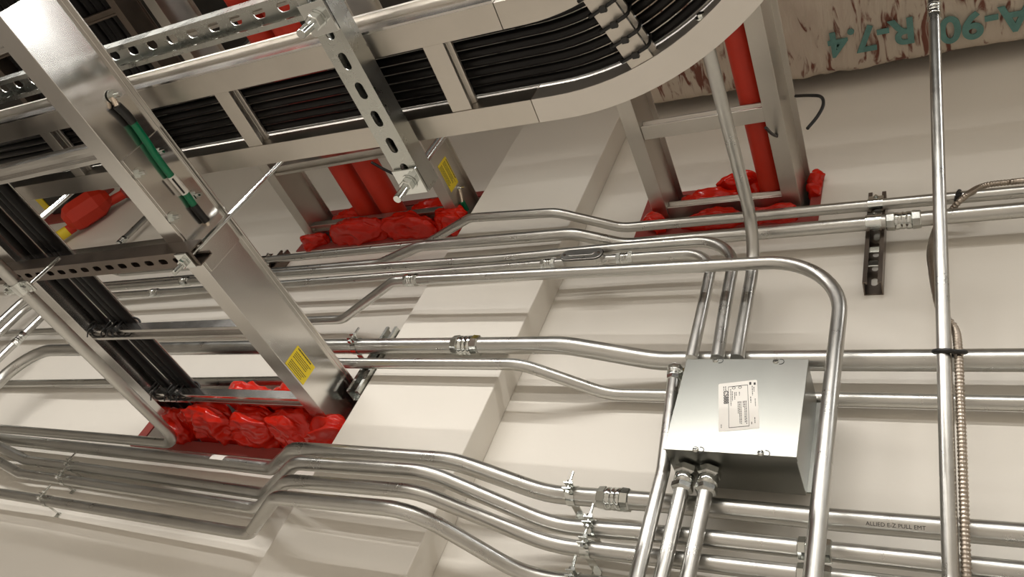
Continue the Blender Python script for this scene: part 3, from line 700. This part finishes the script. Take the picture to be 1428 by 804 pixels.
for u0, u1, v0, v1 in ((-.48,.52,-.82,-.80),(-.48,.52,.86,.88),(-.49,-.47,-.82,.88),(.50,.52,-.82,.88)): lrect(mb, u0, u1, v0, v1, .0003)
def textcol(u, v0, v1, w=0.018):
    v = v0
    while v < v1:
        l = random.uniform(.03, .09); lrect(mb, u-w, u+w, v, min(v+l, v1), .0003); v += l + 0.025
for u, v0, v1 in ((.40,-.15,.78),(.33,-.15,.72),(.26,-.15,.10),(.14,-.15,.76),(.07,-.15,.74),(0.0,-.15,.35),(-.36,-.7,.0),(-.28,-.6,-.2),(-.16,-.55,-.25),(-.08,-.55,-.38),(.08,-.55,-.4),(.74,-.75,-.35),(.82,-.7,-.5),(.86,-.2,.1),(.64,-.3,-.05),(-.62,-.85,-.55),(-.72,-.85,-.65),(-.86,.72,.85),(.64,.72,.82),(.80,.55,.8)): textcol(u, v0, v1)
lrect(mb, .60, .70, -.92, -.80, .0003); lrect(mb, .82, .92, -.88, -.78, .0003)
mb.build('label_print', 'ink', lab)
for u in (.12, -.2): 
    p = LB(u, -.74, .0005); MB().ring(p, (0, -1, 0), .0024, .0034, .0002, 18).build('approval_mark', 'ink', lab)
text_mesh('C5888', 0.0125, 0.0001, 'model_number', 'ink', lab, basis(dv, du, LB(-.62, -.38, .0006)), True)
# ------------------------------------------------------------------ clamps hanging the conduits
def hanger(key, px, py, label, bolt_len=.05, up=1, group='conduit hanger clamps'):
    o, path, rad = CD[key]; p, d = at(key, px, py)
    if d.x < 0: d = -d
    root = empty('conduit_clamp', tuple(p), label, 'clamp', group); wd = .019; t = .0018
    n = V3((0, -1, 0)); n = (n - d*n.dot(d)).normalized(); zz = d.cross(n); zz = zz if zz.z > 0 else -zz
    st = MB().ring(p, d, rad+.0004, rad+t+.0004, wd, 30, .30, 2*math.pi-.30, ref=tuple(n))
    for s in (-1, 1):
        a = p + n*(rad-.001) + zz*(s*rad*.34)
        st.prism([(-wd/2, -t/2), (wd/2, -t/2), (wd/2, t/2), (-wd/2, t/2)], a, a + n*.021, tuple(zz))
    foot = max(0.004, -p.y - rad - t)
    st.prism([(-wd/2, -t/2), (wd/2, -t/2), (wd/2, t/2), (-wd/2, t/2)], p - n*(rad) - zz*rad*.6, V3((p.x, -0.001, p.z)) - zz*(rad*.6), (0, 0, 1))
    st.box((p.x-wd/2, -0.003, p.z-rad*.6-.012), (p.x+wd/2, -0.001, p.z-rad*.6+.004))
    st.build('strap', 'zinc', root)
    b = p + n*(rad+.012)
    MB().rev([(0, .0032), (bolt_len, .0030)], b - zz*(rad*.34+.006), zz, 10).build('bolt', 'zinc', root)
    hexnut(root, b - zz*(rad*.34+.009), zz, .0065, .006); hexnut(root, b + zz*(rad*.34+.002), zz, .0068, .007)
    return root
hanger('H1', 800, 690, 'conduit clamp on the top lower conduit, left of the bright coupling')
hanger('H2', 828, 735, 'conduit clamp on the second lower conduit, right of the pilaster')
hanger('H3', 820, 765, 'conduit clamp on the third lower conduit, right of the pilaster')
hanger('H4', 803, 810, 'conduit clamp on the lowest conduit at the bottom edge, right of the pilaster')
hanger('H2', 103, 652, 'conduit clamp on the second lower conduit, far left')
hanger('H3', 92, 668, 'conduit clamp on the third lower conduit, far left')
hanger('H4', 67, 698, 'conduit clamp on the lowest conduit, far left')
hanger('F', 499, 482, 'conduit clamp on the thickest conduit, left of the pilaster', .055)
# wall struts with straps
def wall_strut(px, ytop, ybot, off_front, m, label, back=0.0):
    a = W(px[0], ytop, off_front); b = W(px[1], ybot, off_front); x = (a.x+b.x)/2
    d = off_front - back
    o = strut((x, -back-0.0005, b.z), (x, -back-0.0005, a.z), (0, 1, 0), dp=min(d, 0.0413)).build('strut_channel', m, origin=(x, -back, b.z)); tag(o, label, 'strut', 'struts fixed to the wall')
    if back > 0.005:
        for z in (b.z+0.03, a.z-0.03): MB().box((x-0.016, -back, z-0.016), (x+0.016, -0.0005, z+0.016)).build('standoff', m, o)
    return o, x
K1, x1 = wall_strut((1220, 1220), 268, 393, 0.0413, 'strut_brown', 'brown wall strut right of the box tray holding the two topmost conduits')
K2, x2 = wall_strut((553, 484), 455, 545, 0.0985, 'strut', 'galvanized wall strut beside the left edge of the pilaster', back=0.057)
K3, x3 = wall_strut((391, 376), 349, 380, 0.0413, 'strut_brown', 'short brown wall strut under the tray of the two red cables')
def strut_strap(parent, key, x, m='zinc', label=None):
    o, path, rad = CD[key]
    i = min(range(len(path)-1), key=lambda i: abs((path[i].x+path[i+1].x)/2 - x)); a, b = path[i], path[i+1]
    t_ = (x-a.x)/(b.x-a.x); p = a.lerp(b, t_); d = (b-a).normalized()
    g = empty('pipe_strap', tuple(p), label, 'clamp', 'pipe straps on struts')
    st = MB().ring(p, d, rad+.0005, rad+.0026, .034, 26, .25, 2*math.pi-.25, ref=(0, 1, 0))
    st.box((p.x-.017, p.y, p.z+rad+.0005), (p.x+.017, p.y-.0022, p.z+rad+.020), 0.0006)
    st.box((p.x-.012, -0.008, p.z-rad*.3-.001), (p.x+.012, p.y+rad*.9, p.z-rad*.3+.001))
    st.build('strap', m, g)
    bolt(g, (p.x, p.y-.0022, p.z+rad+.011), (0, -1, 0), .0055, .010, 'strap_screw')
    return g
strut_strap(K1, 'A', x1, label='upper strap holding the topmost conduit to the brown strut at right')
strut_strap(K1, 'B', x1, label='lower strap holding the second conduit to the brown strut at right')
strut_strap(K3, 'A', x3-0.02, label='strap holding the topmost conduit to the short brown strut at left')
for dz_ in (.055, .105):
    p_ = V3((x1, -.030, 1.600 - dz_)); MB().box(p_ + V3((-.014, -.004, -.010)), p_ + V3((.014, .004, .010)), .002).build('channel_nut', 'zinc', K1)
# strap between conduit I and the dark strut under the tray
pi_, di = at('I', 32, 397)
g = empty('pipe_strap', tuple(pi_), 'blue-grey strap clamping the crossing conduit to the dark strut end', 'clamp', 'pipe straps on struts')
MB().ring(pi_, di, .0152, .0180, .032, 26).build('strap', 'zinc', g)
MB().box(pi_ + V3((-0.046, -0.016, -0.008)), pi_ + V3((-0.016, 0.016, 0.004)), 0.002).build('ear', 'zinc', g)
bolt(g, pi_ + V3((-0.034, 0, -0.008)), (0, 0, -1), .009, .014, 'strap_screw')
MB().box(pi_ + V3((0.014, -0.016, -0.002)), pi_ + V3((0.052, 0.016, 0.004)), 0.002).build('ear', 'zinc', g)
MB().cyl(pi_ + V3((0.036, 0, 0.002)), V3((pi_.x+.036, pi_.y, ZU-.0005)), .005, 10).build('hanger_bolt', 'zinc', g)
bolt(g, pi_ + V3((0.036, 0, -0.002)), (0, 0, -1), .010, .012, 'strap_screw')
# ------------------------------------------------------------------ flexible armoured cable and ties at the right
def beside_J(y, dx, dy):
    p, d = at('J', 1318, y); return p + V3((dx, dy, 0))
mc = spline([W(1500, 245, .066) + V3((1.2, 0, 0.02)), W(1500, 244, .066), W(1428, 252, .060), W(1372, 259, .062), W(1342, 277, .086), W(1320, 301, .046), W(1306, 317, .028), W(1298, 345, .07), W(1299, 372, .14), beside_J(412, -.006, .030), beside_J(446, .016, .020), beside_J(485, .0212, .002), beside_J(560, .0215, .001), beside_J(650, .0212, .001), beside_J(740, .0206, .002), beside_J(800, .0204, .001), beside_J(830, .0204, 0)], 60)
acc = [0.0]
for i in range(1, len(mc)): acc.append(acc[-1] + (mc[i]-mc[i-1]).length)
o = MB().tube(mc, .0066, 14, rfun=lambda i: .0068*(1 + 0.11*math.sin(acc[i]*2*math.pi/0.0068))).build('armoured_cable', 'flex', origin=mc[-1])
tag(o, 'flexible ribbed armoured cable strapped along the tall right conduit', 'cable')
def loop_tie(c, axis_pts, r, label):
    o = MB().tube(axis_pts + [axis_pts[0]], r, 8).build('zip_tie', 'black', origin=c); tag(o, label, 'zip tie'); return o
pj, dj = at('J', 1318, 490); pm = beside_J(490, .0205, .001)
u = (pm - pj); u = (u - dj*u.dot(dj)); hw = u.length; u.normalize(); w = dj.cross(u)
pts = []
for k in range(28):
    t = 2*math.pi*k/28; cx = hw/2 + (hw/2+.0135)*math.cos(t) + (-.002); yy = .0148*math.sin(t)*(1 if math.cos(t) < 0.2 else .8)
    pts.append(pj + u*cx + w*yy + dj*(.006*math.sin(t)))
z_ = loop_tie(pj, pts, .0042, 'black zip tie around the tall conduit and the armoured cable')
MB().box(pj + u*(hw-.006) - w*.020 + V3((-.006,-.006,-.005)), pj + u*(hw-.006) - w*.010 + V3((.008,.004,.007)), .001).build('lock_head', 'black', z_)
pA, dA = at('A', 1336, 276)
pts = [pA + V3((0, -.0175*math.cos(2*math.pi*k/24), .019*math.sin(2*math.pi*k/24)-.002)) + V3((.006*math.sin(2*math.pi*k/24), 0, 0)) for k in range(24)]
z_ = loop_tie(pA, pts, .0032, 'black zip tie on the topmost conduit right of the tall conduit')
MB().box(pA + V3((-.003, -.026, -.026)), pA + V3((.009, -.010, -.014)), .001).build('lock_head', 'black', z_)
t1 = spline([Px(1102, 134, -.372), W(1130, 133, .31), W(1145, 135, .315), W(1148, 146, .315), W(1140, 162, .312), W(1126, 179, .31)], 8)
tag(MB().tube(t1, .0042, 8).build('zip_tie', 'black', origin=t1[0]), 'stiff black tie tail sticking out right of the narrow tray', 'zip tie')
t2 = spline([Px(1068, 178, -.40), Px(1076, 186, -.398), Px(1086, 191, -.395)], 6)
tag(MB().tube(t2, .004, 8).build('zip_tie', 'black', origin=t2[0]), 'short black tie tail below the red cable of the narrow tray', 'zip tie')
t3 = spline([Pz(518, 226, 1.85), Pz(534, 235, 1.845), Pz(552, 244, 1.84)], 6)
tag(MB().tube(t3, .005, 8).build('zip_tie', 'black', origin=t3[0]), 'black tie tail beside the two red cables', 'zip tie')
# ------------------------------------------------------------------ red firestop frames and bags
for key, lab in (('a', 'dull red firestop collar around the lower left wall opening'), ('b', 'dull red firestop collar around the opening for the two red cables'), ('c', 'dull red firestop collar around the opening right of the pilaster')):
    f, h = FRAME[key], OPEN[key]; mb = MB(); y0, y1 = -0.005, -0.0006
    mb.box((f[0], y0, f[2]), (f[1], y1, h[2])); mb.box((f[0], y0, h[3]), (f[1], y1, f[3])); mb.box((f[0], y0, h[2]), (h[0], y1, h[3])); mb.box((h[1], y0, h[2]), (f[1], y1, h[3]))
    o = mb.build('firestop_collar', 'red_plate', origin=((f[0]+f[1])/2, 0, f[2])); tag(o, lab, 'firestop collar')
def bag(c, size, label, seed, rotz=0.0, m='red_bag', tilt=0.0):
    bm = bmesh.new(); bmesh.ops.create_cube(bm, size=2.0); bmesh.ops.subdivide_edges(bm, edges=bm.edges[:], cuts=27, use_grid_fill=True)
    rot = Matrix.Rotation(rotz, 3, 'Y') @ Matrix.Rotation(tilt, 3, 'Z')
    for v in bm.verts:
        p = v.co.copy(); l = (abs(p.x)**4 + abs(p.y)**4 + abs(p.z)**4)**0.25; q = p/l
        q = V3((q.x, q.y*(1-.28*abs(q.x)**3), q.z*(1-.35*abs(q.x)**3)))
        s = V3((q.x*size[0]/2, q.y*size[1]/2, q.z*size[2]/2)); nd = q.normalized()
        k = V3((s.x*8 + seed*7.3, s.y*11, s.z*18 - seed*3.1))
        r1 = 1 - abs(noise.noise(k))*2.2; r2 = 1 - abs(noise.noise(k*2.2 + V3((5, 1, 9))))*2.4; r3 = 1 - abs(noise.noise(k*5.0 + V3((2, 8, 4))))*2.2
        v.co = rot @ (s + nd*(r1*.013 + r2*.008 + r3*.0028 - .011))
    o = MB().add_bm(bm, True).build('firestop_bag', m); 
    for q in o.data.vertices: q.co = q.co
    o.location = c; o['_o'] = tuple(c); tag(o, label, 'firestop bag', 'red firestop bags'); return o
rows = [
 ((-1.995, -.045, .918), (.23, .15, .085), 'big dark red bag in the lower left opening, bottom row, under the cable ends', .06),
 ((-1.80, -.035, .915), (.19, .15, .085), 'crumpled red bag, second of the bottom row in the lower left opening', -.05),
 ((-1.645, -.035, .915), (.17, .15, .09), 'crumpled red bag, third of the bottom row in the lower left opening', .10),
 ((-1.505, -.03, .905), (.12, .13, .085), 'crumpled red bag at the right corner below the shiny tray rail', -.25),
 ((-2.16, -.03, .91), (.14, .12, .075), 'torn red bag at the left end of the lower left opening', .3),
 ((-1.84, -.055, .985), (.16, .15, .07), 'glossy red bag right of the cable ends in the lower left opening', -.08),
 ((-1.675, -.05, .985), (.20, .15, .07), 'crinkled glossy red bag in the middle row by the shiny tray rail', .05),
 ((-1.66, -.03, 1.035), (.25, .14, .05), 'long red bag in the top row by the shiny tray rail', 0.0),
 ((-1.93, -.02, 1.030), (.22, .12, .06), 'red bag in the top row behind the black cables', .03),
]
for i, (c, s, l, r) in enumerate(rows): bag(c, s, l, i+1, r)
rows = [
 ((-1.985, -.035, 1.838), (.27, .12, .062), 'shiny red bag left below the rung under the two red cables', .02),
 ((-1.745, -.030, 1.842), (.25, .11, .060), 'shiny red bag right below the rung under the two red cables', .05),
 ((-1.56, -.035, 1.85), (.14, .10, .085), 'rolled red bag at the right rail foot under the yellow sticker', .30),
 ((-2.215, -.02, 1.83), (.12, .08, .05), 'small torn red bag at the left rail foot of the red cable tray', -.1),
 ((-2.11, -.005, 1.945), (.17, .10, .11), 'dark red bag left of the two red cables', 0.0),
 ((-1.69, -.005, 1.945), (.22, .10, .10), 'dark red bag right of the two red cables', .04),
]
for i, (c, s, l, r) in enumerate(rows): bag(c, s, l, i+21, r)
rows = [
 ((-.635, -.005, 1.825), (.20, .09, .05), 'red bag in the narrow tray opening, left half', .05),
 ((-.545, -.025, 1.872), (.12, .10, .045), 'upper red bag left of the single red cable', -.1),
 ((-.61, -.015, 1.734), (.17, .07, .034), 'glossy dark red bag between the two topmost conduits', 0.0),
 ((-.44, -.015, 1.738), (.12, .06, .035), 'red bag below the narrow tray, right half', .1),
 ((-.345, -.012, 1.87), (.035, .04, .10), 'upright red bag outside the right rail of the narrow tray', 0.0),
 ((-.775, -.02, 1.74), (.06, .06, .05), 'tiny red bag at the left foot of the narrow tray', .2),
]
for i, (c, s, l, r) in enumerate(rows): bag(c, s, l, i+41, r)
# ------------------------------------------------------------------ things far left on the wall
a, b = W(62, 343, .05), W(195, 255, .05); d = (b-a)
def k_(t, y=.05): q = a + d*t; q.y = -y; return q
o = MB().tube(spline([k_(0)-V3((0.02,0,0.12)), k_(0.05), k_(.2), k_(.3)], 8), .028, 18).build('red_sleeve', 'red_cable', origin=tuple(k_(0.3))); tag(o, 'red cable splice with flared red body and yellow band on the wall, upper left', 'splice')
MB().tube([k_(.12), k_(.17), k_(.24)], .030, 18).build('yellow_band', 'yellow', o)
MB().rev([(0, .04), (.03, .075), (.06, .085), (.19, .085), (.24, .06), (.27, .03)], k_(.27, .09), d, 8, False).build('splice_body', 'red_cable', o)
MB().tube([k_(.6, .06), k_(.8), k_(1.1)], .026, 18).build('outlet', 'red_cable', o)
MB().rev([(0, .03), (.02, .045), (.06, .045), (.08, .03)], k_(.82), d, 8, False).build('collar', 'red_plate', o)
pc = W(112, 288, 0); pl = empty('wall_sleeve', tuple(pc), 'black cable sleeve on a dark red wall plate, far upper left', 'sleeve')
MB().box(pc + V3((-.26, -.012, -.16)), pc + V3((.20, -.001, .14)), .003).build('wall_plate', 'red_plate', pl)
MB().box(pc + V3((-.20, -.20, -.07)), pc + V3((.06, -.012, .09)), .012).build('sleeve_body', 'black', pl)
MB().box(pc + V3((-.215, -.16, -.078)), pc + V3((-.15, -.05, -.068)), .003).build('yellow_strip', 'yellow', pl)
# ------------------------------------------------------------------ upper dark cable tray
zt = 2.72
TD = y_tray('dark high tray bedded with black cables, at the upper left corner', -4.75, -3.52, zt, -2.15, -0.02, 0.05, 0.12, tuple(-0.3-0.6*k for k in range(4)), 'strut_brown')
for i in range(16):
    x = -4.69 + 1.10*i/15; pts = [V3((x + .008*math.sin(k), -2.25 + 2.19*k/12, zt+.082+.006*math.sin(i*2.1+k))) for k in range(13)]
    tag(MB().tube(pts, .034, 10).build('power_cable', 'cable', origin=pts[0]), 'thick black cable bedded in the high tray at the upper left corner', 'cable', 'black cables in the high tray')
for o in bpy.data.objects:
    if '_o' in o: del o['_o']
